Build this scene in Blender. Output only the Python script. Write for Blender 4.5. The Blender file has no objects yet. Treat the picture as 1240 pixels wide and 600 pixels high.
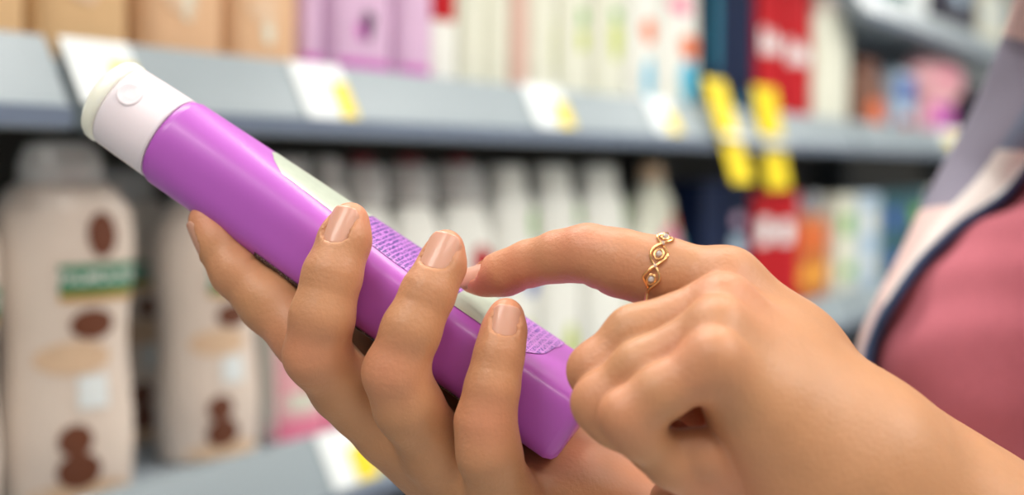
import bpy, bmesh, math, random
import numpy as np
from mathutils import Vector, Matrix
random.seed(7)
S = bpy.context.scene
COL = S.collection

# ------------------------------------------------------------------ camera, world, light
CAM = Vector((0, 0, 1.22)); FPX = 1722.0
PITCH = math.atan(97 / FPX)
cd = bpy.data.cameras.new('camera'); cam = bpy.data.objects.new('camera', cd); COL.objects.link(cam)
cam.location = CAM; cam.rotation_euler = (math.pi / 2 - PITCH, 0, 0)
cd.sensor_width = 36; cd.lens = 36 * FPX / 1240; cd.clip_start = 0.02; cd.clip_end = 60
cd.dof.use_dof = True; cd.dof.focus_distance = 0.380; cd.dof.aperture_fstop = 6.2
S.camera = cam
S.view_settings.view_transform = 'Standard'; S.view_settings.look = 'None'
S.view_settings.gamma = 1; S.view_settings.use_curve_mapping = False
S.view_settings.exposure = -0.16
w = bpy.data.worlds.new('world'); S.world = w; w.use_nodes = True
w.node_tree.nodes['Background'].inputs[0].default_value = (0.93, 0.97, 1.0, 1)
w.node_tree.nodes['Background'].inputs[1].default_value = 0.46
LIGHTS = [  # x, y, size_x, size_y, watts : fluorescent ceiling panels over the aisle, one of them an added unseen lamp
    (0.75, -0.9, 1.2, 0.6, 15), (1.9, 0.1, 1.2, 0.6, 46), (-0.55, 1.3, 1.2, 0.6, 30), (1.0, 1.5, 1.2, 0.6, 30),  # second panel is an unseen lamp added to brighten the shelf products
    (-1.0, -0.6, 1.2, 0.6, 30), (2.7, 2.6, 1.2, 0.6, 52), (2.9, 5.8, 1.2, 0.6, 36)]
CEIL = 2.9

RC = cam.rotation_euler.to_matrix()
RIGHT = RC @ Vector((1, 0, 0)); UP = RC @ Vector((0, 1, 0)); BACK = RC @ Vector((0, 0, 1))   # BACK points to the viewer
def P(x, y, t):
    return CAM + RIGHT * ((x - 620) / FPX * t) - UP * ((y - 300) / FPX * t) - BACK * t
def pr(px, t): return px * t / FPX

# ------------------------------------------------------------------ helpers
def tag(o, label=None, cat=None, group=None, kind=None):
    if label: o['label'] = label
    if cat: o['category'] = cat
    if group: o['group'] = group
    if kind: o['kind'] = kind
    return o
def empty(name, loc=(0, 0, 0), rz=0):
    o = bpy.data.objects.new(name, None); COL.objects.link(o); o.location = loc; o.rotation_euler = (0, 0, rz)
    o.empty_display_size = 0.02
    return o
def link(name, me, m, parent=None, smooth=True):
    if m is not None and len(me.materials) == 0: me.materials.append(m)
    if smooth:
        me.polygons.foreach_set('use_smooth', [True] * len(me.polygons))
    o = bpy.data.objects.new(name, me); COL.objects.link(o)
    if parent is not None: o.parent = parent
    return o
def mesh_np(name, V, F):
    me = bpy.data.meshes.new(name)
    me.from_pydata([tuple(v) for v in V], [], [tuple(f) for f in F]); me.update()
    return me
def bm_obj(name, bm, m, parent=None, smooth=False):
    me = bpy.data.meshes.new(name); bmesh.ops.recalc_face_normals(bm, faces=bm.faces); bm.to_mesh(me); bm.free()
    return link(name, me, m, parent, smooth)
def add_box(bm, x0, x1, y0, y1, z0, z1, bev=0.0):
    r = bmesh.ops.create_cube(bm, size=1)
    bmesh.ops.transform(bm, matrix=Matrix.Translation(((x0 + x1) / 2, (y0 + y1) / 2, (z0 + z1) / 2)) @
                        Matrix.Diagonal((x1 - x0, y1 - y0, z1 - z0, 1)), verts=r['verts'])
    if bev:
        es = list({e for v in r['verts'] for e in v.link_edges})
        bmesh.ops.bevel(bm, geom=es, offset=bev, segments=2, affect='EDGES', profile=0.6)
def sweep(bm, pts, rad, n=10, closed=False, caps=True):
    pts = [Vector(p) for p in pts]; rings = []
    N = len(pts); prev = None
    for i, p in enumerate(pts):
        if closed: tg = (pts[(i + 1) % N] - pts[i - 1]).normalized()
        else: tg = (pts[min(i + 1, N - 1)] - pts[max(i - 1, 0)]).normalized()
        if prev is None:
            a = Vector((0, 0, 1)) if abs(tg.z) < .9 else Vector((1, 0, 0))
            nrm = tg.cross(a).normalized()
        else: nrm = (prev - tg * prev.dot(tg)).normalized()
        prev = nrm; bn = tg.cross(nrm)
        r = rad[i] if hasattr(rad, '__len__') else rad
        rings.append([bm.verts.new(p + (nrm * math.cos(2 * math.pi * k / n) + bn * math.sin(2 * math.pi * k / n)) * r) for k in range(n)])
    for i in range(N if closed else N - 1):
        A = rings[i]; B = rings[(i + 1) % N]
        for k in range(n): bm.faces.new((A[k], A[(k + 1) % n], B[(k + 1) % n], B[k]))
    if not closed and caps:
        bm.faces.new(rings[0][::-1]); bm.faces.new(rings[-1])

# ------------------------------------------------------------------ materials
def srgb(r, g, b):
    f = lambda c: (c / 255 / 12.92) if c / 255 <= 0.04045 else ((c / 255 + 0.055) / 1.055) ** 2.4
    return (f(r), f(g), f(b), 1)
MATS = {}
def mat(name, col, rough=0.5, spec=0.5, sss=0.0, trans=0.0, metal=0.0, coat=0.0, var=0.06, vscale=40, bump=0.0, bscale=200, emit=None, alpha=1.0, sssr=(1, .4, .25), sssscale=0.003, ior=1.45):
    if name in MATS: return MATS[name]
    m = bpy.data.materials.new(name); m.use_nodes = True
    nt = m.node_tree; b = nt.nodes['Principled BSDF']
    b.inputs['Roughness'].default_value = rough; b.inputs['Specular IOR Level'].default_value = spec
    b.inputs['Metallic'].default_value = metal; b.inputs['Transmission Weight'].default_value = trans
    b.inputs['Coat Weight'].default_value = coat; b.inputs['IOR'].default_value = ior
    b.inputs['Coat Roughness'].default_value = 0.1
    b.inputs['Alpha'].default_value = alpha
    if sss:
        b.inputs['Subsurface Weight'].default_value = sss; b.inputs['Subsurface Radius'].default_value = sssr
        b.inputs['Subsurface Scale'].default_value = sssscale
    tc = nt.nodes.new('ShaderNodeTexCoord')
    nz = nt.nodes.new('ShaderNodeTexNoise'); nz.inputs['Scale'].default_value = vscale; nz.inputs['Detail'].default_value = 3
    nt.links.new(tc.outputs['Object'], nz.inputs['Vector'])
    mx = nt.nodes.new('ShaderNodeMix'); mx.data_type = 'RGBA'
    mx.inputs['A'].default_value = tuple(c * (1 - var) for c in col[:3]) + (1,)
    mx.inputs['B'].default_value = tuple(min(1, c * (1 + var)) for c in col[:3]) + (1,)
    nt.links.new(nz.outputs['Fac'], mx.inputs['Factor']); nt.links.new(mx.outputs['Result'], b.inputs['Base Color'])
    if bump:
        n2 = nt.nodes.new('ShaderNodeTexNoise'); n2.inputs['Scale'].default_value = bscale; n2.inputs['Detail'].default_value = 4
        nt.links.new(tc.outputs['Object'], n2.inputs['Vector'])
        bp = nt.nodes.new('ShaderNodeBump'); bp.inputs['Strength'].default_value = bump; bp.inputs['Distance'].default_value = 0.001
        nt.links.new(n2.outputs['Fac'], bp.inputs['Height']); nt.links.new(bp.outputs['Normal'], b.inputs['Normal'])
    if emit: b.inputs['Emission Color'].default_value = emit[0]; b.inputs['Emission Strength'].default_value = emit[1]
    MATS[name] = m
    return m

# ------------------------------------------------------------------ room shell
m_floor = mat('floor_tile', srgb(205, 203, 196), 0.3, var=.05, vscale=4)
m_wall = mat('wall_paint', srgb(214, 216, 214), 0.8)
m_ceil = mat('ceiling_paint', srgb(232, 233, 232), 0.9)
bm = bmesh.new(); add_box(bm, -6, 7, -4, 9, -0.05, 0); tag(bm_obj('floor', bm, m_floor), kind='structure')
bm = bmesh.new(); add_box(bm, -6, 7, -4, 9, CEIL, CEIL + .05); tag(bm_obj('ceiling', bm, m_ceil), kind='structure')
bm = bmesh.new(); add_box(bm, -6, 7, 9, 9.05, 0, CEIL); tag(bm_obj('wall_back', bm, m_wall), kind='structure')
m_lamp = mat('lamp_diffuser', (1, 1, 1, 1), 0.6, emit=((1, .97, .92, 1), 3.0))
m_lampf = mat('lamp_frame', srgb(225, 225, 225), 0.4)
for i, (x, y, sx, sy, wt) in enumerate(LIGHTS):
    e = empty('ceiling_light', (x, y, CEIL))
    tag(e, 'white fluorescent ceiling panel set out of the picture to light the supermarket aisle', 'ceiling light', 'fluorescent ceiling panels')
    bm = bmesh.new()
    for (a, b_, c, d_) in ((-sx / 2 - .03, sx / 2 + .03, -sy / 2 - .03, -sy / 2), (-sx / 2 - .03, sx / 2 + .03, sy / 2, sy / 2 + .03),
                           (-sx / 2 - .03, -sx / 2, -sy / 2, sy / 2), (sx / 2, sx / 2 + .03, -sy / 2, sy / 2)):
        add_box(bm, a, b_, c, d_, -.05, 0)
    bm_obj('frame', bm, m_lampf, e)
    bm = bmesh.new(); add_box(bm, -sx / 2, sx / 2, -sy / 2, sy / 2, -.03, -.01); bm_obj('diffuser', bm, m_lamp, e)
    ld = bpy.data.lights.new('panel_lamp', 'AREA'); ld.shape = 'RECTANGLE'; ld.size = sx; ld.size_y = sy; ld.energy = wt
    ld.color = (1.0, 0.965, 0.91)
    lo = bpy.data.objects.new('panel_lamp', ld); COL.objects.link(lo); lo.parent = e; lo.location = (0, 0, -.06)

# ------------------------------------------------------------------ shelving frame of reference
TH = math.atan(950 / FPX); SN, CS = math.sin(TH), math.cos(TH)
DV = Vector((SN, CS, 0)); NV = Vector((-CS, SN, 0)); DIST = 0.66
RZ = math.atan2(CS, SN)
def u_at(x, v=0.0):
    X = (x - 620) / FPX; t = (DIST + v) / (SN - CS * X); return t * (SN * X + CS)
def SP(u, v, z): return Vector((CAM.x, CAM.y, CAM.z)) + NV * (DIST + v) + DV * u + Vector((0, 0, z))
ZA, ZB = 0.066, -0.218          # shelf surfaces, relative to the lens height
m_shelf = mat('shelf_enamel', srgb(176, 188, 198), 0.35, var=.03)
m_rail = mat('price_rail_plastic', srgb(142, 154, 160), 0.3, var=.03)
m_raild = mat('rail_lower_strip', srgb(104, 116, 136), 0.35, var=.03)
m_back = mat('shelf_back_panel', srgb(98, 92, 84), 0.7)
m_post = mat('shelf_upright', srgb(96, 98, 98), 0.5)
def shelf_unit(u0, u1, zs, label):
    o = empty('shelving_unit', SP(u0, 0.2, -CAM.z), RZ); tag(o, label, 'shelf', 'grey supermarket shelving run')
    L = u1 - u0
    bm = bmesh.new(); add_box(bm, 0, L, .2, .23, 0.0, 2.0); bm_obj('back_panel', bm, m_back, o)
    for uu in (0.0, L - .012):
        bm = bmesh.new(); add_box(bm, uu, uu + .012, .12, .2, 0, 2.0); bm_obj('upright', bm, m_post, o)
    bm = bmesh.new(); add_box(bm, 0.004, L - .004, -.18, .2, 0, .14, .004); bm_obj('base_plinth', bm, m_shelf, o)
    for z in zs:
        zz = CAM.z + z
        bm = bmesh.new(); add_box(bm, .004, L - .004, -.198, .2, zz - .02, zz, .002); sh = bm_obj('shelf', bm, m_shelf, o)
        # sloping price rail : profile swept along the shelf edge
        prof = [(-.200, .010), (-.203, .013), (-.207, .012), (-.2265, -.028), (-.2285, -.030), (-.2300, -.041), (-.228, -.0435), (-.214, -.0435), (-.198, -.018)]
        bm = bmesh.new(); A = [bm.verts.new((.006, y, zz + q)) for y, q in prof]; B = [bm.verts.new((L - .006, y, zz + q)) for y, q in prof]
        n = len(prof)
        for k in range(n): bm.faces.new((A[k], A[(k + 1) % n], B[(k + 1) % n], B[k]))
        bm.faces.new(A); bm.faces.new(B[::-1])
        r = bm_obj('price_rail', bm, m_rail, o)
        bm = bmesh.new(); add_box(bm, .007, L - .007, -.2312, -.2290, zz - .0425, zz - .030, .0006); bm_obj('rail_strip', bm, m_raild, r)
    return o
shelf_unit(-1.10, 0.615, (-0.75, -0.48, ZB, ZA, 0.36), 'grey metal shelving unit at far left of the frame with sloping price rails')
shelf_unit(0.622, 2.335, (-0.75, -0.48, ZB, ZA, 0.36), 'grey metal shelving unit behind the held bottle, stocked with white and purple bottles')
shelf_unit(2.342, 3.50, (-0.75, -0.48, ZB, ZA, 0.292), 'grey metal shelving unit right of the yellow tags, with one shelf set lower')
shelf_unit(3.507, 4.7, (-0.75, -0.48, ZB, ZA, 0.292), 'farthest grey metal shelving unit, just left of the checked shirt')

# ------------------------------------------------------------------ product builders
def interp_prof(prof, z):
    if z <= prof[0][0]: return prof[0][1:]
    for a, b in zip(prof, prof[1:]):
        if z <= b[0]:
            f = (z - a[0]) / (b[0] - a[0] + 1e-12); f = f * f * (3 - 2 * f)
            return tuple(a[i] + (b[i] - a[i]) * f for i in range(1, 4))
    return prof[-1][1:]
def sup(th, a, b, p):
    c, s = math.cos(th), math.sin(th)
    return (a * math.copysign(abs(c) ** (2 / p), c), b * math.copysign(abs(s) ** (2 / p), s))
def loft(prof, name, m, parent, nz=28, n=36, z0=None, z1=None, off=0.0):
    z0 = prof[0][0] if z0 is None else z0; z1 = prof[-1][0] if z1 is None else z1
    zs = [z0 + (z1 - z0) * i / nz for i in range(nz + 1)]
    bm = bmesh.new(); R = []
    for z in zs:
        a, b, p = interp_prof(prof, z)
        R.append([bm.verts.new((*sup(2 * math.pi * k / n, a + off, b + off, p), z)) for k in range(n)])
    for A, B in zip(R, R[1:]):
        for k in range(n): bm.faces.new((A[k], A[(k + 1) % n], B[(k + 1) % n], B[k]))
    bm.faces.new(R[0][::-1]); bm.faces.new(R[-1])
    return bm_obj(name, bm, m, parent, True)
def front(prof, x, z, off):      # point on the front (-y) surface at horizontal fraction x in -1..1
    a, b, p = interp_prof(prof, z)
    x = max(-.999, min(.999, x)); y = (1 - abs(x) ** p) ** (1 / p)
    return (a * x + off * x * .6, -(b * y + off), z)
def patch(prof, name, m, parent, x0, x1, z0, z1, off=.0004, n=14):
    bm = bmesh.new()
    G = [[bm.verts.new(front(prof, x0 + (x1 - x0) * i / n, z0 + (z1 - z0) * j / n, off)) for i in range(n + 1)] for j in range(n + 1)]
    for j in range(n):
        for i in range(n): bm.faces.new((G[j][i], G[j][i + 1], G[j + 1][i + 1], G[j + 1][i]))
    return bm_obj(name, bm, m, parent, True)
def blob(prof, name, m, parent, xc, zc, rx, rz, off=.0008, n=20, wob=0.0, rot=0.0):
    bm = bmesh.new(); c = bm.verts.new(front(prof, xc, zc, off)); prev = None; rings = []
    for r in (.5, 1):
        ring = []
        for k in range(n):
            t = 2 * math.pi * k / n; q = r * (1 + wob * math.sin(3 * t + xc * 7) + wob * .5 * math.sin(5 * t))
            dx, dz = math.cos(t) * rx * q, math.sin(t) * q
            dxx = dx * math.cos(rot) - dz * rx * math.sin(rot); dzz = (dx / rx * math.sin(rot) + dz * math.cos(rot)) * rz
            ring.append(bm.verts.new(front(prof, xc + dxx, zc + dzz, off)))
        rings.append(ring)
    for k in range(n):
        bm.faces.new((c, rings[0][k], rings[0][(k + 1) % n])); bm.faces.new((rings[0][k], rings[1][k], rings[1][(k + 1) % n], rings[0][(k + 1) % n]))
    return bm_obj(name, bm, m, parent, True)
def shape_bottle(w, d, h, kind='oval'):
    a, b = w / 2, d / 2
    if kind == 'curvy':
        return [(0, a * .84, b * .8, 2.6), (.004, a * .9, b * .9, 2.6), (h * .18, a * .95, b * .95, 2.5), (h * .45, a * .88, b * .9, 2.4), (h * .72, a, b, 2.4), (h * .8, a * .98, b * .95, 2.4), (h * .86, a * .8, b * .8, 2.3), (h * .885, a * .62, b * .66, 2.2)]
    if kind == 'pack':
        return [(0, a * .9, b * .85, 5), (.004, a * .98, b * .97, 5), (h * .5, a, b, 5), (h * .9, a * .97, b * .9, 4), (h * .97, a * .8, b * .7, 3), (h, a * .6, b * .5, 3)]
    if kind == 'shoulder':
        return [(0, a * .88, b * .86, 3), (.004, a * .97, b * .95, 3), (h * .3, a, b, 3), (h * .66, a * .97, b * .97, 3), (h * .78, a * .8, b * .85, 2.6), (h * .84, a * .55, b * .7, 2.2)]
    return [(0, a * .9, b * .88, 3.2), (.003, a * .98, b * .97, 3.2), (h * .5, a, b, 3.2), (h * .8, a * .98, b * .97, 3), (h * .88, a * .8, b * .82, 2.6), (h * .9, a * .72, b * .78, 2.4)]
def cap(root, prof, h, m, name='cap', k=0.95):
    z, (a, b, p) = prof[-1][0], prof[-1][1:]
    q = [(z - .001, a * k, b * k, p), (z + (h - z) * .12, a * k * 1.02, b * k * 1.02, p), (z + (h - z) * .2, a * k * .97, b * k * .97, p), (z + (h - z) * .25, a * k, b * k, p),
         (h - .004, a * k * .92, b * k * .92, p), (h - .001, a * k * .84, b * k * .84, p), (h, a * k * .7, b * k * .7, p)]
    return loft(q, name, m, root, nz=24)
def place(name, x0, x1, v, z, label, cat, group=None, rot=0.0):
    o = empty(name, (0, 0, 0)); ua, ub = u_at(x0, v), u_at(x1, v)
    o.location = SP((ua + ub) / 2, v, z + .0005); o.rotation_euler = (0, 0, RZ + math.radians(rot))
    tag(o, label, cat, group); return o, (ub - ua)
def c_(n, *rgb, **k): return mat(n, srgb(*rgb), k.pop('rough', .35), **k)
cream = c_('cream_plastic', 228, 212, 198, coat=.3); white = c_('white_plastic', 236, 236, 228, coat=.3)
ivory = c_('ivory_plastic', 228, 228, 210, coat=.3); tan = c_('tan_plastic', 214, 176, 128, rough=.45); tan2 = c_('tan_peach_plastic', 220, 178, 138, rough=.45)
brown = c_('almond_brown', 112, 66, 46); green = c_('label_green', 20, 128, 92); gold = c_('label_gold', 204, 156, 62, metal=.3)
red = c_('pack_red', 178, 4, 20, rough=.6, spec=.25); dred = c_('dark_red', 140, 26, 34); navy = c_('pack_navy', 2, 22, 58, rough=.6, spec=.25); teal = c_('pack_teal', 20, 112, 136)
pink = c_('pink_plastic', 240, 178, 186); lilac = c_('lilac_plastic', 214, 178, 208); magenta = c_('magenta_band', 200, 90, 182)
ygreen = c_('yellow_green', 196, 208, 96); orange = c_('orange_print', 232, 110, 50); blue = c_('blue_print', 50, 90, 176); cyan = c_('cyan_print', 70, 182, 220)
yellow = c_('tag_yellow', 236, 208, 10, rough=.5); paper = c_('tag_white', 232, 238, 238, rough=.6); dark = c_('dark_print', 44, 40, 56)
pinkstripe = c_('dusty_pink_carton', 222, 184, 170); brownpack = c_('brown_pack', 122, 82, 64); amber = c_('amber_bottle', 222, 120, 16, trans=.3, coat=.5)
clear = c_('clear_cap', 232, 230, 226, rough=.12, trans=.35, coat=1.0, alpha=.92); dgreen = c_('deep_green', 30, 96, 66); grn = c_('leaf_green', 120, 180, 84)
peach = c_('peach_cream', 222, 190, 158); skyb = c_('pale_blue_pack', 176, 198, 218); magpack = c_('pink_pack', 236, 130, 160); silverc = c_('silver_cap', 196, 198, 204, metal=.6, rough=.25)

# --- top shelf
def tan_pack(x0, x1, label, m, emb=None):
    o, wd = place('tan_refill_pack', x0, x1, .052, ZA, label, 'toiletry pack', 'tan packs on the top shelf')
    pf = shape_bottle(wd * .97, .075, .19, 'pack'); loft(pf, 'body', m, o)
    patch(pf, 'top_seal', cream, o, -.9, .9, .172, .184)
    if emb: blob(pf, 'emblem', ivory, o, emb[0], emb[1], .16, .010)
    blob(pf, 'leaf_print', peach, o, -.2, .05, .4, .012, wob=.15)
tan_pack(-112, -3, 'tan pack cut off by the left edge of the frame on the top shelf', tan)
tan_pack(2, 122, 'leftmost whole tan pack on the top shelf, above the shelf joint', tan)
tan_pack(133, 237, 'peach tan pack in the middle of the tan packs, with a small round emblem', tan2, (-.1, .045))
tan_pack(241, 326, 'rightmost tan pack on the top shelf, beside the lilac packs', tan2, (-.1, .035))
def lilac_pack(x0, x1, label, flower):
    o, wd = place('lilac_pack', x0, x1, .052, ZA, label, 'toiletry pack', 'lilac packs on the top shelf')
    pf = shape_bottle(wd * .97, .07, .18, 'pack'); loft(pf, 'body', lilac, o)
    patch(pf, 'magenta_band', magenta, o, -.97, .97, .003, .022)
    if flower:
        blob(pf, 'flower_print', dark, o, .0, .052, .17, .012, wob=.2)
        blob(pf, 'petal_print', magenta, o, -.25, .046, .12, .008, off=.0007, wob=.2)
lilac_pack(328, 354, 'narrow plain lilac pack right next to the tan packs', False)
lilac_pack(366, 444, 'wide lilac pack with a dark flower print', True)
lilac_pack(446, 491, 'lilac pack with magenta foot beside the red-banded white bottle', False)
def white_top(x0, x1, label, prints, body=ivory, capm=white, name='lotion_bottle', h=.2, kind='oval', d=.045):
    o, wd = place(name, x0, x1, .04, ZA, label, 'bottle', 'bottles on the top shelf')
    pf = shape_bottle(wd * .95, d, h, kind); loft(pf, 'body', body, o); cap(o, pf, h + .012, capm)
    for nm, m, xc, zc, rx, rz in prints: blob(pf, nm, m, o, xc, zc, rx, rz, wob=.08)
    return o, pf
o, pf = white_top(498, 537, 'white bottle with a red band on the top shelf', [], white); patch(pf, 'red_band', red, o, -.95, .5, .066, .13)
white_top(540, 570, 'ivory bottle just right of the red-banded bottle', [])
white_top(571, 599, 'ivory bottle left of the dusty pink carton', [])
bo, wd = place('slim_carton', 602, 618, .035, ZA, 'slim dusty pink carton between ivory bottles on the top shelf', 'box', None)
bm = bmesh.new(); add_box(bm, -wd / 2 * .9, wd / 2 * .9, -.02, .02, 0, .17, .001); bm_obj('carton', bm, pinkstripe, bo)
bm = bmesh.new(); add_box(bm, -wd / 2 * .8, wd / 2 * .8, -.0206, -.0195, .11, .15, .0002); bm_obj('print_panel', bm, ivory, bo)
white_top(621, 657, 'ivory bottle with a faint green stripe, right of the dusty pink carton', [('stripe', ygreen, .6, .06, .12, .03)])
white_top(660, 700, 'ivory bottle with a green and yellow print, left of its yellower twin', [('print', grn, .1, .095, .25, .01), ('print', ygreen, .1, .07, .3, .012)])
white_top(703, 743, 'ivory bottle with a large yellow-green print on the top shelf', [('print', grn, .0, .105, .3, .008), ('print', ygreen, .0, .076, .35, .022)])
white_top(746, 784, 'white bottle with an orange spot over a blue stripe, left one of two', [('orange_spot', orange, -.1, .095, .4, .015), ('blue_stripe', cyan, -.1, .035, .3, .03)], white)
white_top(787, 833, 'white bottle with an orange spot over a blue stripe, next to the navy boxes', [('orange_spot', orange, .1, .085, .5, .016), ('blue_stripe', cyan, .1, .04, .5, .03), ('pink_print', magpack, -.3, .135, .5, .012)], white)
def carton(name, x0, x1, v, z, h, m, label, prints=(), d=.05, group=None, rot=0):
    o, wd = place(name, x0, x1, v, z, label, 'box', group, rot)
    a = wd / 2 * .96
    bm = bmesh.new(); add_box(bm, -a, a, -d / 2, d / 2, 0, h, .0012); bm_obj('carton', bm, m, o)
    for nm, mm, x, zc, rx, rz in prints:
        bm = bmesh.new(); n = 18; P0 = []
        for k in range(n):
            t = 2 * math.pi * k / n; P0.append((a * (x + rx * math.copysign(abs(math.cos(t)) ** .5, math.cos(t))), zc + rz * math.copysign(abs(math.sin(t)) ** .5, math.sin(t))))
        A = [bm.verts.new((q[0], -d / 2 - .0008, q[1])) for q in P0]; B = [bm.verts.new((q[0], -d / 2 + .0003, q[1])) for q in P0]
        bm.faces.new(A[::-1])
        for k in range(n): bm.faces.new((A[k], A[(k + 1) % n], B[(k + 1) % n], B[k]))
        bm_obj(nm, bm, mm, o)
    return o
GA = 'cartons on the top shelf'
carton('dark_blue_carton', 838, 864, .04, ZA, .21, navy, 'navy carton with a teal foot, left one of the pair on the top shelf', [('teal_print', teal, -.6, .12, .3, .06), ('foot_print', teal, .1, .02, .7, .012)], group=GA)
carton('dark_blue_carton', 866, 890, .04, ZA, .21, navy, 'navy carton touching the red cartons on the top shelf', [('foot_print', teal, .1, .02, .7, .014)], group=GA)
def white_word(a, zc):  # ragged unreadable white lettering
    return [('lettering', paper, -.62, zc, .16, .020), ('lettering', paper, -.2, zc - .004, .14, .012), ('lettering', paper, .15, zc, .13, .018), ('lettering', paper, .55, zc - .003, .18, .012)]
carton('red_carton', 896, 926, .04, ZA, .21, red, 'red carton with white lettering, left one on the top shelf', white_word(0, .115), group=GA)
carton('red_carton', 928, 962, .04, ZA, .21, red, 'red carton with white lettering, right one on the top shelf', white_word(0, .108), group=GA)
white_top(976, 1018, 'tall ivory bottle standing right of the red cartons', [], ivory, cream, h=.21)
white_top(1026, 1062, 'brown bottle with an orange lower label on the top shelf', [('orange_label', orange, .1, .03, .7, .03)], brownpack, brown, h=.12, name='brown_bottle')
carton('small_carton', 1066, 1092, .04, ZA, .12, skyb, 'pale blue carton with a dark blue upper print', [('blue_print', blue, 0, .085, .8, .022), ('red_print', red, .0, .02, .6, .012)])
o, wd = place('pink_jar', 1098, 1156, .045, ZA + .0, 'pale pink wide-topped jar with a lilac lower label, far along the top shelf', 'jar', None)
a = wd / 2; pf = [(0, a * .6, .03, 2.2), (.09, a * .6, .03, 2.2), (.10, a * .95, .036, 2.4), (.15, a * .98, .036, 2.4), (.168, a * .7, .028, 2.2)]; loft(pf, 'body', pink, o); patch(pf, 'pink_label', magpack, o, -.5, .3, .12, .14); patch(pf, 'lilac_label', magenta, o, -.8, .8, .02, .07)
carton('dark_carton', 1162, 1196, .04, ZA, .13, dark, 'charcoal carton near the checked shirt on the top shelf', [('teal_print', teal, -.4, .04, .4, .02)])
carton('small_carton', 1200, 1222, .04, ZA, .14, skyb, 'pale carton half hidden by the checked shirt', [])
# upper far shelf
carton('green_carton', 1040, 1062, .04, .292, .14, teal, 'teal carton on the uppermost far shelf', [('green_print', dgreen, .3, .05, .5, .02)])
carton('green_carton', 1064, 1078, .04, .292, .14, dgreen, 'green carton on the uppermost far shelf', [('print', teal, .3, .05, .5, .02)])
white_top2 = [(1084, 1104, paper, 'white carton on the uppermost far shelf'), (1120, 1166, dark, 'wide dark carton on the uppermost far shelf'), (1170, 1200, ivory, 'ivory carton at the right end of the uppermost far shelf')]
for a, b, m, l in white_top2: carton('upper_carton', a, b, .04, .292, .14, m, l, [('print', skyb, 0, .09, .4, .015)])

# --- lower shelf
def text_part(s, size, m, parent, prof, xc, zc, off):
    cu = bpy.data.curves.new('lettering', 'FONT'); cu.body = s; cu.size = size; cu.align_x = 'CENTER'; cu.align_y = 'CENTER'; cu.extrude = .0002; cu.offset = size * .015
    tmp = bpy.data.objects.new('tmp', cu); me = bpy.data.meshes.new_from_object(tmp); bpy.data.objects.remove(tmp)
    me.materials.clear(); me.materials.append(m)
    o = bpy.data.objects.new('lettering', me); COL.objects.link(o); o.parent = parent
    for v in me.vertices:
        z = zc + v.co.y; v.co = Vector(front(prof, xc + v.co.x / interp_prof(prof, z)[0], z, off + v.co.z))
    return o
def almond_bottle(x0, x1, v, label, rot, sc=1.0, body=cream):
    o, wd = place('cream_wash_bottle', x0, x1, v, ZB, label, 'bottle', 'cream and almond bottles on the lower shelf', rot)
    h = .217 * sc; W = .088 * sc; pf = shape_bottle(W, .05 * sc, h, 'curvy'); loft(pf, 'body', body, o, nz=44)
    pc = pf[-1]; cp = loft([(pc[0] - .001, pc[1] * .98, pc[2] * .98, 2.2), (h * .93, pc[1] * .96, pc[2] * .98, 2.2), (h * .985, pc[1] * .8, pc[2] * .8, 2.2), (h * 1.0, pc[1] * .5, pc[2] * .5, 2.2)], 'cap', clear, o)
    lb = patch(pf, 'brand_label', green, o, -.30, .90, h * .585, h * .665, .0010)
    patch(pf, 'gold_band', gold, lb, -.30, .90, h * .565, h * .587, .0010)
    text_part('PALMOLIVE', .0098 * sc, white, lb, pf, .27, h * .628, .0014)
    for q, (xc, zc, rx, rz, rt) in enumerate([(.33, .745, .22, .062, .2), (.2, .50, .36, .042, -.5), (-.1, .185, .26, .045, .3), (-.05, .10, .34, .05, -.4)]):
        blob(pf, 'almond_print', brown, o, xc, h * zc, rx, h * rz, .0009, rot=rt)
    patch(pf, 'note_panel', paper, o, -.05, .42, h * .27, h * .36, .0009)
    blob(pf, 'cream_swirl', peach, o, -.1, h * .41, .6, h * .045, .0007, rot=.5); blob(pf, 'cream_swirl', peach, o, .0, h * .04, .8, h * .03, .0007)
    return o
almond_bottle(-176, -16, .050, 'cream almond bottle cut off at the left edge of the lower shelf', -12)
almond_bottle(-10, 150, .040, 'large cream bottle with green name label and almonds, nearest one on the lower shelf', -20, 1.08)
almond_bottle(100, 198, .15, 'cream almond bottle in shade, standing behind the nearest one', -10)
almond_bottle(192, 300, .052, 'cream almond bottle second from the front of the row, beside the pink bottles', -16)
def pink_bottle(x0, x1, label, v=.045):
    o, wd = place('pink_wash_bottle', x0, x1, v, ZB, label, 'bottle', 'pink bottles on the lower shelf', -12)
    h = .222; pf = shape_bottle(min(.078, wd * .98), .046, h, 'oval'); loft(pf, 'body', white, o); cap(o, pf, h + .004, clear)
    patch(pf, 'pink_foot', magpack, o, -.97, .97, .003, .018); patch(pf, 'pink_label', pink, o, -.9, .9, .0185, .10)
    blob(pf, 'strawberry_print', red, o, .15, .052, .24, .013, .0009, wob=.1); blob(pf, 'milk_swirl', ivory, o, -.1, .033, .7, .008, .0008)
pink_bottle(318, 372, 'pink bottle with strawberry print, left one behind the index finger')
pink_bottle(374, 408, 'pink bottle right of the first strawberry bottle, low behind the hand')
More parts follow.
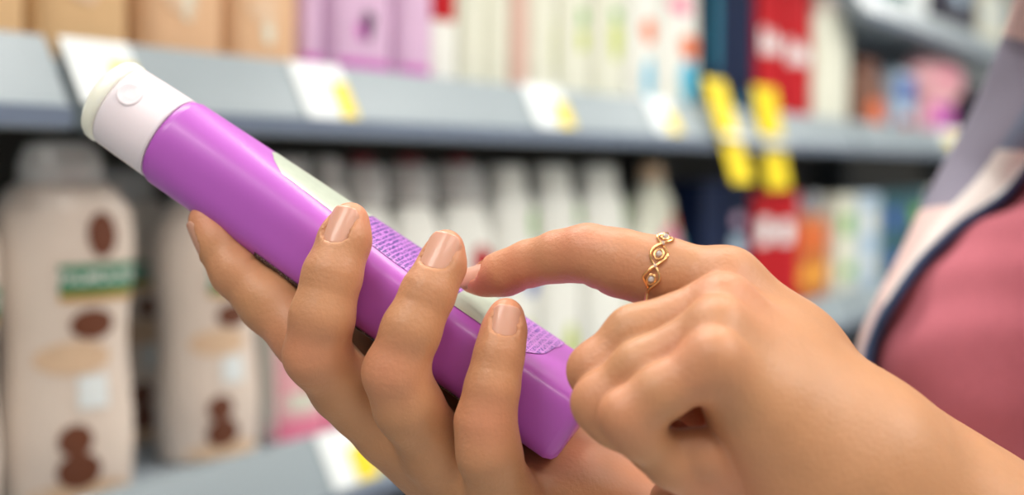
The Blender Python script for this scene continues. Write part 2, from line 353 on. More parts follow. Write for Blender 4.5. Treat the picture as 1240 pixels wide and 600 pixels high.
def rg_bottle(x0, x1, label):
    o, wd = place('white_wash_bottle', x0, x1, .045, ZB, label, 'bottle', 'white bottles with red and green prints', -8)
    h = .220; pf = shape_bottle(wd * .96, .046, h, 'shoulder'); loft(pf, 'body', white, o); cap(o, pf, h, clear, k=1.3)
    zt = h - .002; loft([(zt, .012, .010, 2), (zt + .008, .0115, .0095, 2), (zt + .010, .008, .007, 2)], 'cap_button', dred, o, nz=6)
    blob(pf, 'red_print', red, o, .25, h * .58, .42, .015, wob=.1); patch(pf, 'green_print', dgreen, o, -.1, .6, h * .36, h * .45)
rg_bottle(410, 464, 'white bottle with red print, leftmost of three behind the fingers')
rg_bottle(467, 521, 'white bottle with red and green prints, middle one above the ring fingertip')
rg_bottle(525, 582, 'white bottle with red and green prints, right one above the pointing fingertip')
def wg_bottle(x0, x1, label, prints, v=.045):
    o, wd = place('tall_white_bottle', x0, x1, v, ZB, label, 'bottle', 'tall white bottles behind the pointing finger')
    h = .212; pf = shape_bottle(wd * .95, .045, h, 'oval'); loft(pf, 'body', white, o); cap(o, pf, h + .008, white)
    for nm, m, xc, zc, rx, rz in prints: blob(pf, nm, m, o, xc, zc, rx, rz, wob=.06)
wg_bottle(586, 637, 'tall white bottle with a green corner and blue block, left of three', [('green_print', grn, .6, .16, .3, .018), ('blue_print', blue, .4, .105, .35, .020), ('yellow_print', ygreen, .2, .03, .4, .03)])
wg_bottle(641, 692, 'tall white bottle with pale prints, middle of three above the pointing finger', [('green_print', grn, .6, .165, .2, .014), ('blue_print', skyb, .5, .115, .35, .018), ('green_print', ygreen, .1, .02, .3, .03)])
wg_bottle(696, 749, 'tall white bottle with a pale blue block, right of three', [('blue_print', skyb, .6, .11, .3, .02), ('green_print', grn, .7, .165, .15, .02)])
o, wd = place('tapered_bottle', 752, 821, .045, ZB, 'tapered beige bottle with pink and blue prints leaning beside the navy cartons', 'bottle')
pf = [(0, wd * .45, .02, 3), (.004, wd * .49, .024, 3), (.1, wd * .45, .024, 3), (.17, wd * .26, .02, 2.6), (.2, wd * .14, .014, 2.2)]
loft(pf, 'body', ivory, o); cap(o, pf, .222, peach); blob(pf, 'pink_print', magpack, o, .1, .125, .4, .02); blob(pf, 'blue_print', cyan, o, .75, .10, .2, .03); blob(pf, 'orange_print', orange, o, .5, .15, .2, .01)
GB = 'cartons on the lower shelf'
carton('dark_blue_carton', 828, 856, .04, ZB, .2, navy, 'plain navy carton on the lower shelf beside the tapered bottle', [('print', teal, 0, .03, .7, .012)], group=GB)
carton('dark_blue_carton', 858, 888, .04, ZB, .2, navy, 'navy carton with a pale print on the lower shelf, touching the red ones', [('print', skyb, 0, .11, .55, .014), ('print', lilac, 0, .145, .4, .008)], group=GB)
carton('red_carton', 892, 918, .04, ZB, .18, red, 'red carton with white lettering, left one on the lower shelf', [('lettering', paper, .1, .125, .6, .020)], group=GB)
carton('red_carton', 920, 950, .04, ZB, .18, red, 'red carton with white lettering, right one on the lower shelf', [('lettering', paper, -.2, .12, .55, .018)], group=GB)
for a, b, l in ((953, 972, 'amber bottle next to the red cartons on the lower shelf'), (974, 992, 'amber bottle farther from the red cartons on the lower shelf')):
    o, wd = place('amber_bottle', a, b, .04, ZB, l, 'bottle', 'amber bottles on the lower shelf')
    pf = shape_bottle(wd * .95, .045, .17, 'shoulder'); loft(pf, 'body', amber, o); cap(o, pf, .175, silverc); patch(pf, 'label', orange, o, -.7, .7, .085, .125); blob(pf, 'painted_highlight', c_('highlight_orange', 255, 176, 60), o, 0, .045, .85, .018, .001)  # bright disc paints the blurred highlight onto the amber bottle
wo = [(996, 1022, 'pale carton left of the teal-printed one on the lower shelf', ivory, grn), (1024, 1050, 'pale blue carton before the dark teal cartons on the lower shelf', skyb, white),
      (1054, 1080, 'dark teal carton, left one near the shirt hem', c_('dark_teal', 22, 84, 96), blue), (1083, 1108, 'dark teal carton, right one near the shirt hem', c_('dark_teal', 22, 84, 96), grn),
      (1111, 1140, 'pale carton just behind the shirt edge on the lower shelf', white, magpack), (1143, 1180, 'blue carton fully behind the shirt on the lower shelf', blue, white)]
for a, b, l, m, m2 in wo: carton('small_carton', a, b, .04, ZB, .17, m, l, [('print', m2, 0, .12, .6, .018), ('print', m2, .1, .04, .6, .012)], group=GB)

# --- price tags on the rails
def rail_pt(u, f, z, off=.001):     # f 0..1 down the sloping rail
    v = -.007 - .0195 * f; zz = z + .012 - .040 * f
    n = Vector((0, -.90, .44)).normalized() * off
    return SP(u, v + n.y, zz + n.z)
def slab(name, m, parent, quad, th, inv):
    q = [Vector(p) for p in quad]; n = (q[1] - q[0]).cross(q[3] - q[0]).normalized() * th
    bm = bmesh.new(); A = [bm.verts.new(inv @ (p + n)) for p in q]; B = [bm.verts.new(inv @ (p)) for p in q]
    bm.faces.new(A); bm.faces.new(B[::-1])
    for k in range(4): bm.faces.new((A[k], B[k], B[(k + 1) % 4], A[(k + 1) % 4]))
    return bm_obj(name, bm, m, parent)
def price_tag(x0, x1, xy, z, label, f0=-.05, f1=1.0):
    u0, u1, uy = u_at(x0), u_at(x1), u_at(xy)
    o = empty('price_tag', rail_pt((u0 + u1) / 2, f1, z)); tag(o, label, 'price tag', 'price tags on the shelf rails')
    inv = Matrix.Translation(-o.location)
    slab('card', paper, o, [rail_pt(u0, f1, z), rail_pt(u1, f1, z), rail_pt(u1, f0, z), rail_pt(u0, f0, z)], .0006, inv)
    slab('yellow_field', yellow, o, [rail_pt(uy, f1 - .03, z, .0018), rail_pt(u1 - .001, f1 - .03, z, .0018), rail_pt(u1 - .001, .35, z, .0018), rail_pt(uy, .35, z, .0018)], .0004, inv)
price_tag(62, 145, 112, ZA, 'large white price tag with a small yellow field behind the bottle cap', 0, 1.0)
price_tag(338, 400, 380, ZA, 'white and yellow price tag under the lilac packs', 0, 1.05)
price_tag(622, 668, 650, ZA, 'white and yellow price tag under the ivory bottles')
price_tag(770, 800, 786, ZA, 'small pale price tag right of the ivory bottles')
price_tag(1130, 1160, 1134, ZA, 'yellow price tag next to the checked shirt')
price_tag(368, 425, 398, ZB, 'white and yellow price tag on the lower rail, left below the hands', 0, 1.0)
price_tag(20, 90, 60, ZB, 'white and yellow price tag on the lower rail under the frame edge', 0, 1.0)
def hang_strip(x0, x1, z0, z1, lean, label):
    u0, u1 = u_at(x0, -.03), u_at(x1, -.03)
    o = empty('promotion_strip', SP((u0 + u1) / 2, -.031, ZA + z1)); tag(o, label, 'shelf tag', 'yellow strips hanging from the top rail')
    inv = Matrix.Translation(-o.location)
    zm = z0 + (z1 - z0) * .42; vm = -.031 - lean * .58
    def q(a, b, va, vb): return [SP(u0, vb, ZA + b), SP(u1, vb, ZA + b), SP(u1, va, ZA + a), SP(u0, va, ZA + a)]
    slab('strip', yellow, o, q(z1, z0, -.012, -.031 - lean), .0008, inv)
    slab('pale_print', paper, o, q(zm + .014, zm, -.0135 - lean * .35, -.0345 - lean * .5), .0006, inv)
hang_strip(866, 891, -.085, .045, .022, 'slanting yellow hanging strip in front of the red cartons, left one')
hang_strip(925, 952, -.095, .045, .004, 'upright yellow hanging strip in front of the red cartons, right one')

# ------------------------------------------------------------------ held bottle
BA, BB = P(205, 168, .417), P(707, 507, .397)
LB = (BB - BA).normalized(); BLEN = (BB - BA).length
_pp = (RIGHT * .56 + UP * .83).normalized(); _a = math.radians(15)
TB = _pp * math.cos(_a) + BACK * math.sin(_a); TB = (TB - LB * TB.dot(LB)).normalized(); WB = LB.cross(TB)
if WB.dot(BACK) < 0: WB = -WB          # W faces the viewer
BM = Matrix((WB, TB, LB)).transposed().to_4x4(); BM.translation = BA   # local x=W, y=T, z=along the bottle
held = empty('shampoo_bottle'); held.matrix_world = BM
tag(held, 'glossy purple bottle with white flip cap held in the hand', 'bottle')
L_ = BLEN
bprof = [(0, .0112, .0112, 2.0), (.0010, .0131, .0131, 2.0), (.0030, .0137, .0137, 2.1), (.3 * L_, .0164, .0127, 3.0), (.55 * L_, .0194, .0114, 4.2), (.9 * L_, .0206, .0110, 4.8),
         (L_ - .003, .0208, .0111, 4.8), (L_ - .0009, .0202, .0105, 4.4), (L_, .0192, .0095, 4.0)]
def lininterp(prof, z):
    if z <= prof[0][0]: return prof[0][1:]
    for a, b in zip(prof, prof[1:]):
        if z <= b[0]:
            f = (z - a[0]) / (b[0] - a[0] + 1e-12)
            if b[0] - a[0] > .01: f = f * f * (3 - 2 * f) if (a[0] < .01 or b[0] > .9 * L_) and False else f
            return tuple(a[i] + (b[i] - a[i]) * f for i in range(1, 4))
    return prof[-1][1:]
def loft2(prof, name, m, parent, n=96, extra=60):
    zs = sorted(set([p[0] for p in prof] + [prof[0][0] + (prof[-1][0] - prof[0][0]) * i / extra for i in range(extra + 1)]))
    bm = bmesh.new(); R = []
    for z in zs:
        a, b, p = lininterp(prof, z)
        R.append([bm.verts.new((*sup(2 * math.pi * k / n, a, b, p), z)) for k in range(n)])
    for A, B in zip(R, R[1:]):
        for k in range(n): bm.faces.new((A[k], A[(k + 1) % n], B[(k + 1) % n], B[k]))
    bm.faces.new(R[0][::-1]); bm.faces.new(R[-1])
    return bm_obj(name, bm, m, parent, True)
m_purple = mat('purple_plastic', srgb(182, 92, 188), 0.38, spec=.5, coat=.10, sss=.12, sssr=(1, .5, 1), sssscale=.003, var=.02, vscale=60)
m_cap = mat('cap_plastic', srgb(240, 226, 230), 0.33, sss=.35, sssr=(1, .85, .8), sssscale=.004, var=.015, coat=.2)
m_lid = mat('cap_lid_plastic', srgb(246, 242, 226), 0.33, sss=.35, sssr=(1, .9, .7), sssscale=.004, var=.015, coat=.2)
loft2(bprof, 'body', m_purple, held, n=240, extra=90)
capl = (BA - P(134, 121, .447)).length
cprof = [(-.0202, .0122, .0122, 2), (-.0192, .0127, .0127, 2), (-.006, .0130, .0130, 2), (0.0005, .0131, .0131, 2)]
cprof = [(z * .89 if z < 0 else z, a_ + .0001, b_ + .0001, p_) for z, a_, b_, p_ in cprof]
loft2(cprof, 'cap', m_cap, held, extra=20)
lprof = [(-.0264, .0090, .0090, 2), (-.0261, .0108, .0108, 2), (-.0250, .0122, .0122, 2), (-.0236, .0129, .0129, 2), (-.0216, .0130, .0130, 2), (-.0205, .0127, .0127, 2), (-.0199, .0119, .0119, 2)]
lprof = [(z * .89, a_ + .0001, b_ + .0001, p_) for z, a_, b_, p_ in lprof]
lid = loft2(lprof, 'cap_lid', m_lid, held, extra=6)
# thumb dimple of the cap
bm = bmesh.new(); n = 28; rings = []
for r, h in ((.0001, -.0002), (.0018, -.0001), (.0030, .0002), (.0034, .00045), (.0038, .0001)):
    ring = []
    for k in range(n):
        t = 2 * math.pi * k / n; x = r * math.cos(t); z = -.0126 + r * math.sin(t)
        ang = x / .0130 + math.radians(38); ring.append(bm.verts.new((math.cos(ang) * (.0130 + h), math.sin(ang) * (.0130 + h), z)))
    rings.append(ring)
for A, B in zip(rings, rings[1:]):
    for k in range(n): bm.faces.new((A[k], A[(k + 1) % n], B[(k + 1) % n], B[k]))
bm_obj('cap_dimple', bm, m_cap, held, True)
def bottle_patch(name, m, s0, s1, th0, th1, off=.00010, parent=None, ns=40, nt=24, shape=None):
    bm = bmesh.new(); G = []
    for i in range(ns + 1):
        z = (s0 + (s1 - s0) * i / ns) * L_; a, b, p = lininterp(bprof, z); row = []
        f0, f1 = (shape(i / ns) if shape else (0, 1))
        for j in range(nt + 1):
            t = th0 + (th1 - th0) * (f0 + (f1 - f0) * j / nt)
            row.append(bm.verts.new((*sup(math.radians(t), a + off, b + off, p), z)))
        G.append(row)
    for i in range(ns):
        for j in range(nt): bm.faces.new((G[i][j], G[i][j + 1], G[i + 1][j + 1], G[i + 1][j]))
    return bm_obj(name, bm, m, parent or held, True)
def print_mat(name, base, ink, rowscale, colscale, rough=.35, metal=0.0, thr=.5):
    """rows of tiny illegible print, fixed to the object"""
    m = bpy.data.materials.new(name); m.use_nodes = True; nt = m.node_tree; b = nt.nodes['Principled BSDF']
    b.inputs['Roughness'].default_value = rough; b.inputs['Metallic'].default_value = metal; b.inputs['Coat Weight'].default_value = .3
    tc = nt.nodes.new('ShaderNodeTexCoord'); sep = nt.nodes.new('ShaderNodeSeparateXYZ'); nt.links.new(tc.outputs['Object'], sep.inputs[0])
    def mt(op, a, b2=None):
        q = nt.nodes.new('ShaderNodeMath'); q.operation = op
        for i, v in enumerate((a, b2)):
            if v is None: continue
            if isinstance(v, (int, float)): q.inputs[i].default_value = v
            else: nt.links.new(v, q.inputs[i])
        return q.outputs[0]
    row = mt('GREATER_THAN', mt('FRACT', mt('MULTIPLY', sep.outputs['Z'], rowscale)), .25)
    rid = mt('FLOOR', mt('MULTIPLY', sep.outputs['Z'], rowscale))
    cmb = nt.nodes.new('ShaderNodeCombineXYZ'); nt.links.new(mt('MULTIPLY', sep.outputs['X'], colscale), cmb.inputs[0]); nt.links.new(mt('MULTIPLY', rid, 7.3), cmb.inputs[1])
    nt.links.new(mt('MULTIPLY', sep.outputs['Z'], colscale * .5), cmb.inputs[2])
    nz = nt.nodes.new('ShaderNodeTexNoise'); nz.inputs['Scale'].default_value = 1; nz.inputs['Detail'].default_value = 1; nt.links.new(cmb.outputs[0], nz.inputs['Vector'])
    ltr = mt('GREATER_THAN', nz.outputs['Fac'], thr)
    fac = mt('MULTIPLY', row, ltr)
    mx = nt.nodes.new('ShaderNodeMix'); mx.data_type = 'RGBA'; mx.inputs['A'].default_value = base; mx.inputs['B'].default_value = ink
    nt.links.new(fac, mx.inputs['Factor']); nt.links.new(mx.outputs['Result'], b.inputs['Base Color'])
    return m
m_foil = mat('label_silver', srgb(196, 204, 186), 0.3, metal=.25, var=.1, vscale=300)
m_lprint = print_mat('label_print', srgb(204, 124, 212), srgb(74, 34, 132), 700, 2300, thr=.46)
m_lprint2 = print_mat('label_print_lower', srgb(206, 132, 214), srgb(92, 50, 150), 600, 2200, thr=.52)
m_dprint = print_mat('label_dark_print', srgb(30, 18, 34), srgb(214, 200, 210), 1300, 3600, thr=.60)
lead = lambda f: (0.5 - .5 * min(1, (f + .02) * 3.5), 1)
bottle_patch('silver_label', m_foil, .195, .43, 72, 122, shape=lead)
bottle_patch('small_print', m_lprint, .425, .68, 67, 122, off=.00014)
bottle_patch('silver_label', m_foil, .672, .77, 63, 122, off=.00018)
bottle_patch('small_print', m_lprint2, .78, .885, 64, 122, off=.00022, shape=lambda f: (max(0, (f - .55) * 1.2), 1))
bottle_patch('dark_back_label', m_dprint, .30, .86, -120, -34, off=.00014, ns=60)
bottle_patch('green_print', mat('bottle_green_print', srgb(120, 186, 20), .4), .80, .90, -70, -37, off=.00018)

# ------------------------------------------------------------------ signed distance modelling of the body
class Grid:
    def __init__(s, lo, hi, h):
        s.lo = np.array(lo, np.float32); s.h = h
        s.n = np.ceil((np.array(hi) - np.array(lo)) / h).astype(int) + 1
        s.ax = [(s.lo[i] + h * np.arange(s.n[i])).astype(np.float32) for i in range(3)]
    def new(s): return np.full(s.n, 1.0, np.float32)
    def sub(s, lo, hi):
        a = np.clip(np.floor((np.array(lo) - s.lo) / s.h).astype(int), 0, s.n); b = np.clip(np.ceil((np.array(hi) - s.lo) / s.h).astype(int) + 1, 0, s.n)
        if np.any(b <= a): return None, None
        sl = tuple(slice(a[i], b[i]) for i in range(3))
        X = s.ax[0][sl[0]][:, None, None]; Y = s.ax[1][sl[1]][None, :, None]; Z = s.ax[2][sl[2]][None, None, :]
        return sl, (X, Y, Z)
def smin(a, b, k):
    if k <= 0: return np.minimum(a, b)
    h = np.maximum(k - np.abs(a - b), 0) / k
    return np.minimum(a, b) - h * h * k * .25
def cone_d(C, a, ra, b, rb):
    X, Y, Z = C; ba = np.array(b) - np.array(a); l2 = float(ba @ ba); rr = ra - rb
    a2 = l2 - rr * rr; il2 = 1 / l2
    px, py, pz = X - a[0], Y - a[1], Z - a[2]
    y = px * ba[0] + py * ba[1] + pz * ba[2]; z = y - l2
    q = (px * l2 - ba[0] * y) ** 2 + (py * l2 - ba[1] * y) ** 2 + (pz * l2 - ba[2] * y) ** 2
    y2 = y * y * l2; z2 = z * z * l2; k = np.sign(rr) * rr * rr * q
    o1 = np.sqrt(q + z2) * il2 - rb; o2 = np.sqrt(q + y2) * il2 - ra
    o3 = (np.sqrt(np.maximum(q * a2 * il2, 0)) + y * rr) * il2 - ra
    r = np.where(np.sign(z) * a2 * z2 > k, o1, np.where(np.sign(y) * a2 * y2 < k, o2, o3))
    return r.astype(np.float32)
def chain(g, D, pts, k=.004, mg=.009):
    """pts: list of (Vector, radius)"""
    for (a, ra), (b, rb) in zip(pts, pts[1:]):
        if (Vector(a) - Vector(b)).length <= abs(ra - rb) + 1e-5: continue
        lo = [min(a[i] - ra, b[i] - rb) - mg - k for i in range(3)]; hi = [max(a[i] + ra, b[i] + rb) + mg + k for i in range(3)]
        sl, C = g.sub(lo, hi)
        if sl is None: continue
        D[sl] = smin(D[sl], cone_d(C, a, ra, b, rb), k)
    return D
def ellip(g, D, c, ax, rad, k=.004, mg=.01):
    R = max(rad) + mg + k; sl, C = g.sub([c[i] - R for i in range(3)], [c[i] + R for i in range(3)])
    if sl is None: return D
    p = [C[i] - c[i] for i in range(3)]; q = [(p[0] * ax[j][0] + p[1] * ax[j][1] + p[2] * ax[j][2]) for j in range(3)]
    k0 = np.sqrt(sum((q[j] / rad[j]) ** 2 for j in range(3))); k1 = np.sqrt(sum((q[j] / rad[j] ** 2) ** 2 for j in range(3))) + 1e-9
    D[sl] = smin(D[sl], (k0 * (k0 - 1) / k1).astype(np.float32), k); return D
def crease(g, D, p, axis, nrm, offs, depth, wd, reach):
    """fine grooves running across the finger at joint p, on the side nrm points to"""
    sl, C = g.sub([p[i] - reach for i in range(3)], [p[i] + reach for i in range(3)])
    if sl is None: return
    q = [C[i] - p[i] for i in range(3)]; s = q[0] * axis[0] + q[1] * axis[1] + q[2] * axis[2]; nn = q[0] * nrm[0] + q[1] * nrm[1] + q[2] * nrm[2]
    rad = np.sqrt(q[0] ** 2 + q[1] ** 2 + q[2] ** 2) + 1e-9
    m = np.clip((nn / rad - .25) / .5, 0, 1); m = m * m * (3 - 2 * m) * np.clip((reach - rad) / (reach * .3), 0, 1)
    v = 0
    for i, o in enumerate(offs): v = v + np.exp(-((s - o - .02 * nn) / wd) ** 2)
    D[sl] += (depth * v * m).astype(np.float32)
def carve_nail(g, D, N):
    C0, a, b, n, hw, hl, Rn, cu = N; R = .012
    sl, C = g.sub([C0[i] - R for i in range(3)], [C0[i] + R for i in range(3)])
    q = [C[i] - C0[i] for i in range(3)]; u = sum(q[i] * a[i] for i in range(3)); v = sum(q[i] * b[i] for i in range(3)); w_ = sum(q[i] * n[i] for i in range(3))
    surf = np.sqrt(np.maximum(Rn ** 2 - v * v, 1e-8)) - Rn - cu * u * u
    prox = np.sqrt((np.maximum(-u - hl * .45, 0) / (hl * .54)) ** 2 + (v / (hw * .93)) ** 2)
    out = (prox - 1) * hw
    vol = np.maximum(out, np.maximum(-(w_ - surf), w_ - .006))
    vol = np.maximum(vol, u - hl * 3)
    D[sl] = np.maximum(D[sl], -vol.astype(np.float32))
def nail_mesh(N, nm='fingernail'):
    C0, a, b, n, hw, hl, Rn, cu = N; bm = bmesh.new(); nu, nv = 22, 16; top = []; bot = []
    for i in range(nu + 1):
        f = i / nu; u = -hl + 2 * hl * f; A = []; B = []
        if u < -hl * .45: wv = hw * math.sqrt(max(0.04, 1 - ((-u - hl * .45) / (hl * .57)) ** 2))
        elif u > hl * .55: wv = hw * math.sqrt(max(0.10, 1 - ((u - hl * .55) / (hl * .62)) ** 2 * 1.0))
        else: wv = hw
        for j in range(nv + 1):
            v = -wv + 2 * wv * j / nv; wz = math.sqrt(Rn ** 2 - v * v) - Rn - cu * u * u
            e = 1 - (abs(v) / wv) ** 6
            A.append(bm.verts.new(C0 + a * u + b * v + n * (wz + .00012 + .00022 * e))); B.append(bm.verts.new(C0 + a * u + b * v + n * (wz - .0012)))
        top.append(A); bot.append(B)
    for i in range(nu):
        for j in range(nv):
            bm.faces.new((top[i][j], top[i][j + 1], top[i + 1][j + 1], top[i + 1][j])); bm.faces.new((bot[i][j], bot[i + 1][j], bot[i + 1][j + 1], bot[i][j + 1]))
    for i in range(nu):
        for j, fl in ((0, 0), (nv, 1)):
            bm.faces.new((top[i][j], top[i + 1][j], bot[i + 1][j], bot[i][j]))
    for i in (0, nu):
        for j in range(nv): bm.faces.new((top[i][j], top[i][j + 1], bot[i][j + 1], bot[i][j]))
    return bm_obj(nm, bm, m_nail, person, True)
def nail_def(tip_axis, C0, n, wpx_m, len_m, cu=6.0):
    a = Vector(tip_axis).normalized(); n = Vector(n); n = (n - a * n.dot(a)).normalized(); b = a.cross(n)
    return (Vector(C0), a, b, n, wpx_m / 2, len_m / 2, wpx_m * .68, cu)
def surface_nets(g, D):
    s = D < 0; n = np.array(D.shape)
    c = s[:-1, :-1, :-1].astype(np.int8)
    cnt = np.zeros(n - 1, np.int8)
    for i in (0, 1):
        for j in (0, 1):
            for k in (0, 1): cnt += s[i:n[0] - 1 + i, j:n[1] - 1 + j, k:n[2] - 1 + k]
    act = (cnt > 0) & (cnt < 8); ii = np.argwhere(act)
    idx = np.full(n - 1, -1, np.int32); idx[act] = np.arange(len(ii))
    vals = {}
    for i in (0, 1):
        for j in (0, 1):
            for k in (0, 1): vals[(i, j, k)] = D[ii[:, 0] + i, ii[:, 1] + j, ii[:, 2] + k].astype(np.float64)
    acc = np.zeros((len(ii), 3)); num = np.zeros(len(ii))
    for ax in range(3):
        o = [x for x in range(3) if x != ax]
        for p in (0, 1):
            for q in (0, 1):
                A = [0, 0, 0]; A[o[0]] = p; A[o[1]] = q; B = list(A); B[ax] = 1
                va, vb = vals[tuple(A)], vals[tuple(B)]; cr = (va < 0) != (vb < 0)
                t = np.where(cr, va / np.where(cr, va - vb, 1), 0)
                pt = np.array(A, float)[None].repeat(len(ii), 0); pt[:, ax] += t
                acc[cr] += pt[cr]; num[cr] += 1
    V = (ii + acc / num[:, None]) * g.h + g.lo
    F = []
    for ax in range(3):
        o = [(ax + 1) % 3, (ax + 2) % 3]
        sa = [slice(1, -1)] * 3; sb = [slice(1, -1)] * 3; sa[ax] = slice(0, n[ax] - 1); sb[ax] = slice(1, n[ax])
        A = s[tuple(sa)]; B = s[tuple(sb)]; e = np.argwhere(A != B); inside = A[tuple(e.T)]
        base = e.copy(); base[:, o[0]] += 1; base[:, o[1]] += 1
        def ci(d0, d1):
            q = base.copy(); q[:, o[0]] -= d0; q[:, o[1]] -= d1; return idx[q[:, 0], q[:, 1], q[:, 2]]
        q = np.stack([ci(0, 0), ci(1, 0), ci(1, 1), ci(0, 1)], 1); q[~inside] = q[~inside][:, ::-1]
        F.append(q)
    F = np.concatenate(F); F = F[(F >= 0).all(1)]
    return V.astype(np.float32), F
def np_mesh(name, V, F):
    me = bpy.data.meshes.new(name); me.vertices.add(len(V)); me.vertices.foreach_set('co', V.ravel().astype(np.float32))
    me.loops.add(len(F) * 4); me.loops.foreach_set('vertex_index', F.ravel().astype(np.int32))
    me.polygons.add(len(F)); me.polygons.foreach_set('loop_start', np.arange(0, len(F) * 4, 4, dtype=np.int32)); me.polygons.foreach_set('loop_total', np.full(len(F), 4, np.int32))
    me.update(calc_edges=True); me.validate(); return me
def relax(V, F, it=2, lam=.5):
    E = np.concatenate([F[:, [0, 1]], F[:, [1, 2]], F[:, [2, 3]], F[:, [3, 0]]]); n = len(V)
    for _ in range(it):
        S_ = np.zeros((n, 3)); c = np.bincount(E.ravel(), minlength=n).astype(float)
        for d in range(3): S_[:, d] = np.bincount(E[:, 0], V[E[:, 1], d], n) + np.bincount(E[:, 1], V[E[:, 0], d], n)
        V = V + lam * (S_ / np.maximum(c, 1)[:, None] - V)
    return V.astype(np.float32)

# ------------------------------------------------------------------ the person
person = empty('person', (0.33, .70, 0))
tag(person, 'person in a pink top and checked shirt, holding a bottle and pointing at its label', 'person')
person_inv = Matrix.Translation((-0.33, -.70, 0))
HV = .00062 if not globals().get('COARSE') else .0012
flush = []      # (point, radius, amount)
def C(x, y, t, r): return (P(x, y, t), pr(r, t))
m_nail = mat('fingernail', srgb(208, 154, 130), 0.38, coat=.2, sss=.3, sssscale=.002, var=.04, vscale=200)
nails = []

# right hand, holding: finger chains listed tip first, ending in the palm
R_idx = [C(250, 268, .408, 22), C(262, 292, .407, 26), C(286, 330, .404, 29), C(325, 366, .402, 35), C(371, 410, .397, 38), C(440, 490, .392, 40), C(540, 560, .400, 48)]
R_mid = [C(424, 268, .3835, 23), C(417, 292, .382, 30), C(402, 335, .379, 34), C(390, 385, .378, 37), C(383, 430, .381, 38), C(418, 470, .389, 40), C(480, 520, .398, 44), C(570, 580, .410, 50)]
R_rng = [C(540, 300, .3755, 22), C(535, 322, .3745, 27), C(518, 356, .3715, 31), C(498, 400, .370, 34), C(479, 452, .372, 38), C(494, 492, .376, 40), C(530, 545, .386, 42), C(600, 610, .398, 50)]
R_pky = [C(613, 382, .373, 21), C(610, 402, .372, 25), C(604, 432, .370, 28), C(596, 470, .369, 31), C(588, 512, .370, 35), C(592, 548, .371, 37), C(606, 600, .380, 42), C(650, 660, .395, 50)]
pts = R_idx + R_mid + R_rng + R_pky
wristR = P(850, 665, .425); elbR = Vector((.18, .66, 1.02))
lo = [min(p[0][i] - p[1] for p in pts) - .012 for i in range(3)]; hi = [max(p[0][i] + p[1] for p in pts) + .012 for i in range(3)]
for q in (P(860, 560, .43), P(860, 760, .40), P(900, 700, .46)):
    for i in range(3): lo[i] = min(lo[i], q[i]); hi[i] = max(hi[i], q[i])
g = Grid(lo, hi, HV)
palm = g.new()
for ch in (R_idx, R_mid, R_rng, R_pky): chain(g, palm, ch[-2:] + [(wristR, .019)], k=.008)
chain(g, palm, [C(590, 610, .392, 45), C(690, 610, .402, 62), C(770, 640, .41, 72)], k=.010)          # heel below the little finger
chain(g, palm, [C(640, 560, .424, 40), C(740, 600, .425, 62), C(830, 655, .43, 60)], k=.010)            # ball of the thumb behind the bottle
chain(g, palm, [(wristR, .021), (P(960, 740, .46), .023)], k=.010)
chain(g, palm, [C(455, 455, .418, 30), C(560, 530, .412, 42), C(690, 610, .410, 62)], k=.010)
chain(g, palm, [C(470, 420, .428, 24), C(600, 510, .424, 42), C(700, 590, .425, 60)], k=.010)
chain(g, palm, [C(405, 398, .424, 24), C(520, 480, .420, 42), C(640, 560, .418, 52)], k=.010)
# thumb behind the bottle
R_thb = [C(500, 340, .438, 24), C(540, 380, .436, 30), C(600, 440, .434, 34), C(670, 510, .430, 40), C(745, 590, .425, 55)]
D = palm
for ch in (R_idx, R_mid, R_rng, R_pky):
    f = g.new(); chain(g, f, ch, k=.0035)
    D = smin(D, f, .0012)
f = g.new(); chain(g, f, R_thb, k=.004); D = smin(D, f, .004)
def fdir(ch, i): return (ch[i][0] - ch[i + 1][0]).normalized()
for ch, nn, w_m, l_m in ((R_mid, (BACK * .93 - RIGHT * .36), .0084, .0112), (R_rng, (BACK * .95 - RIGHT * .31), .0092, .0110), (R_pky, (BACK * 1.0 + RIGHT * .02 + UP * .12), .0076, .0086), (R_idx, (-RIGHT * .97 + BACK * .10 + UP * .02), .0086, .0106)):
    ax = (ch[0][0] - ch[2][0]).normalized(); nn = (nn - ax * nn.dot(ax)).normalized()
    mid = ch[0][0] * .42 + ch[1][0] * .58
    r = ch[0][1] * .42 + ch[1][1] * .58 + .00035
    N = nail_def(ax + nn * -.10, mid + nn * (r - .0003), nn, w_m, l_m); nails.append(N); carve_nail(g, D, N)
    j1 = ch[2][0] * .8 + ch[3][0] * .2
    crease(g, D, j1, fdir(ch, 2), nn, (-.0022, -.0008, .0008, .0022), .00016, .0004, .014)
    crease(g, D, j1, fdir(ch, 2), -nn, (0,), .0005, .0006, .014)
    j2 = ch[4][0]; ax2 = (ch[3][0] - ch[5][0]).normalized()
    crease(g, D, j2, ax2, (nn - ax2 * nn.dot(ax2)).normalized(), (-.004, -.0022, -.0007, .001, .0028), .00014, .0005, .017)
    flush += [(ch[0][0] - nn * .004, .009, .55), (ch[2][0], .010, .15), (ch[4][0] + nn * .006, .010, .32)]
flush += [(P(760, 590, .41), .020, .3), (P(690, 560, .40), .015, .2)]
chain_r = surface_nets(g, D); del D, palm, f
V, F = chain_r; V = relax(V, F, 2, .45); BV = [V]; BF = [F]

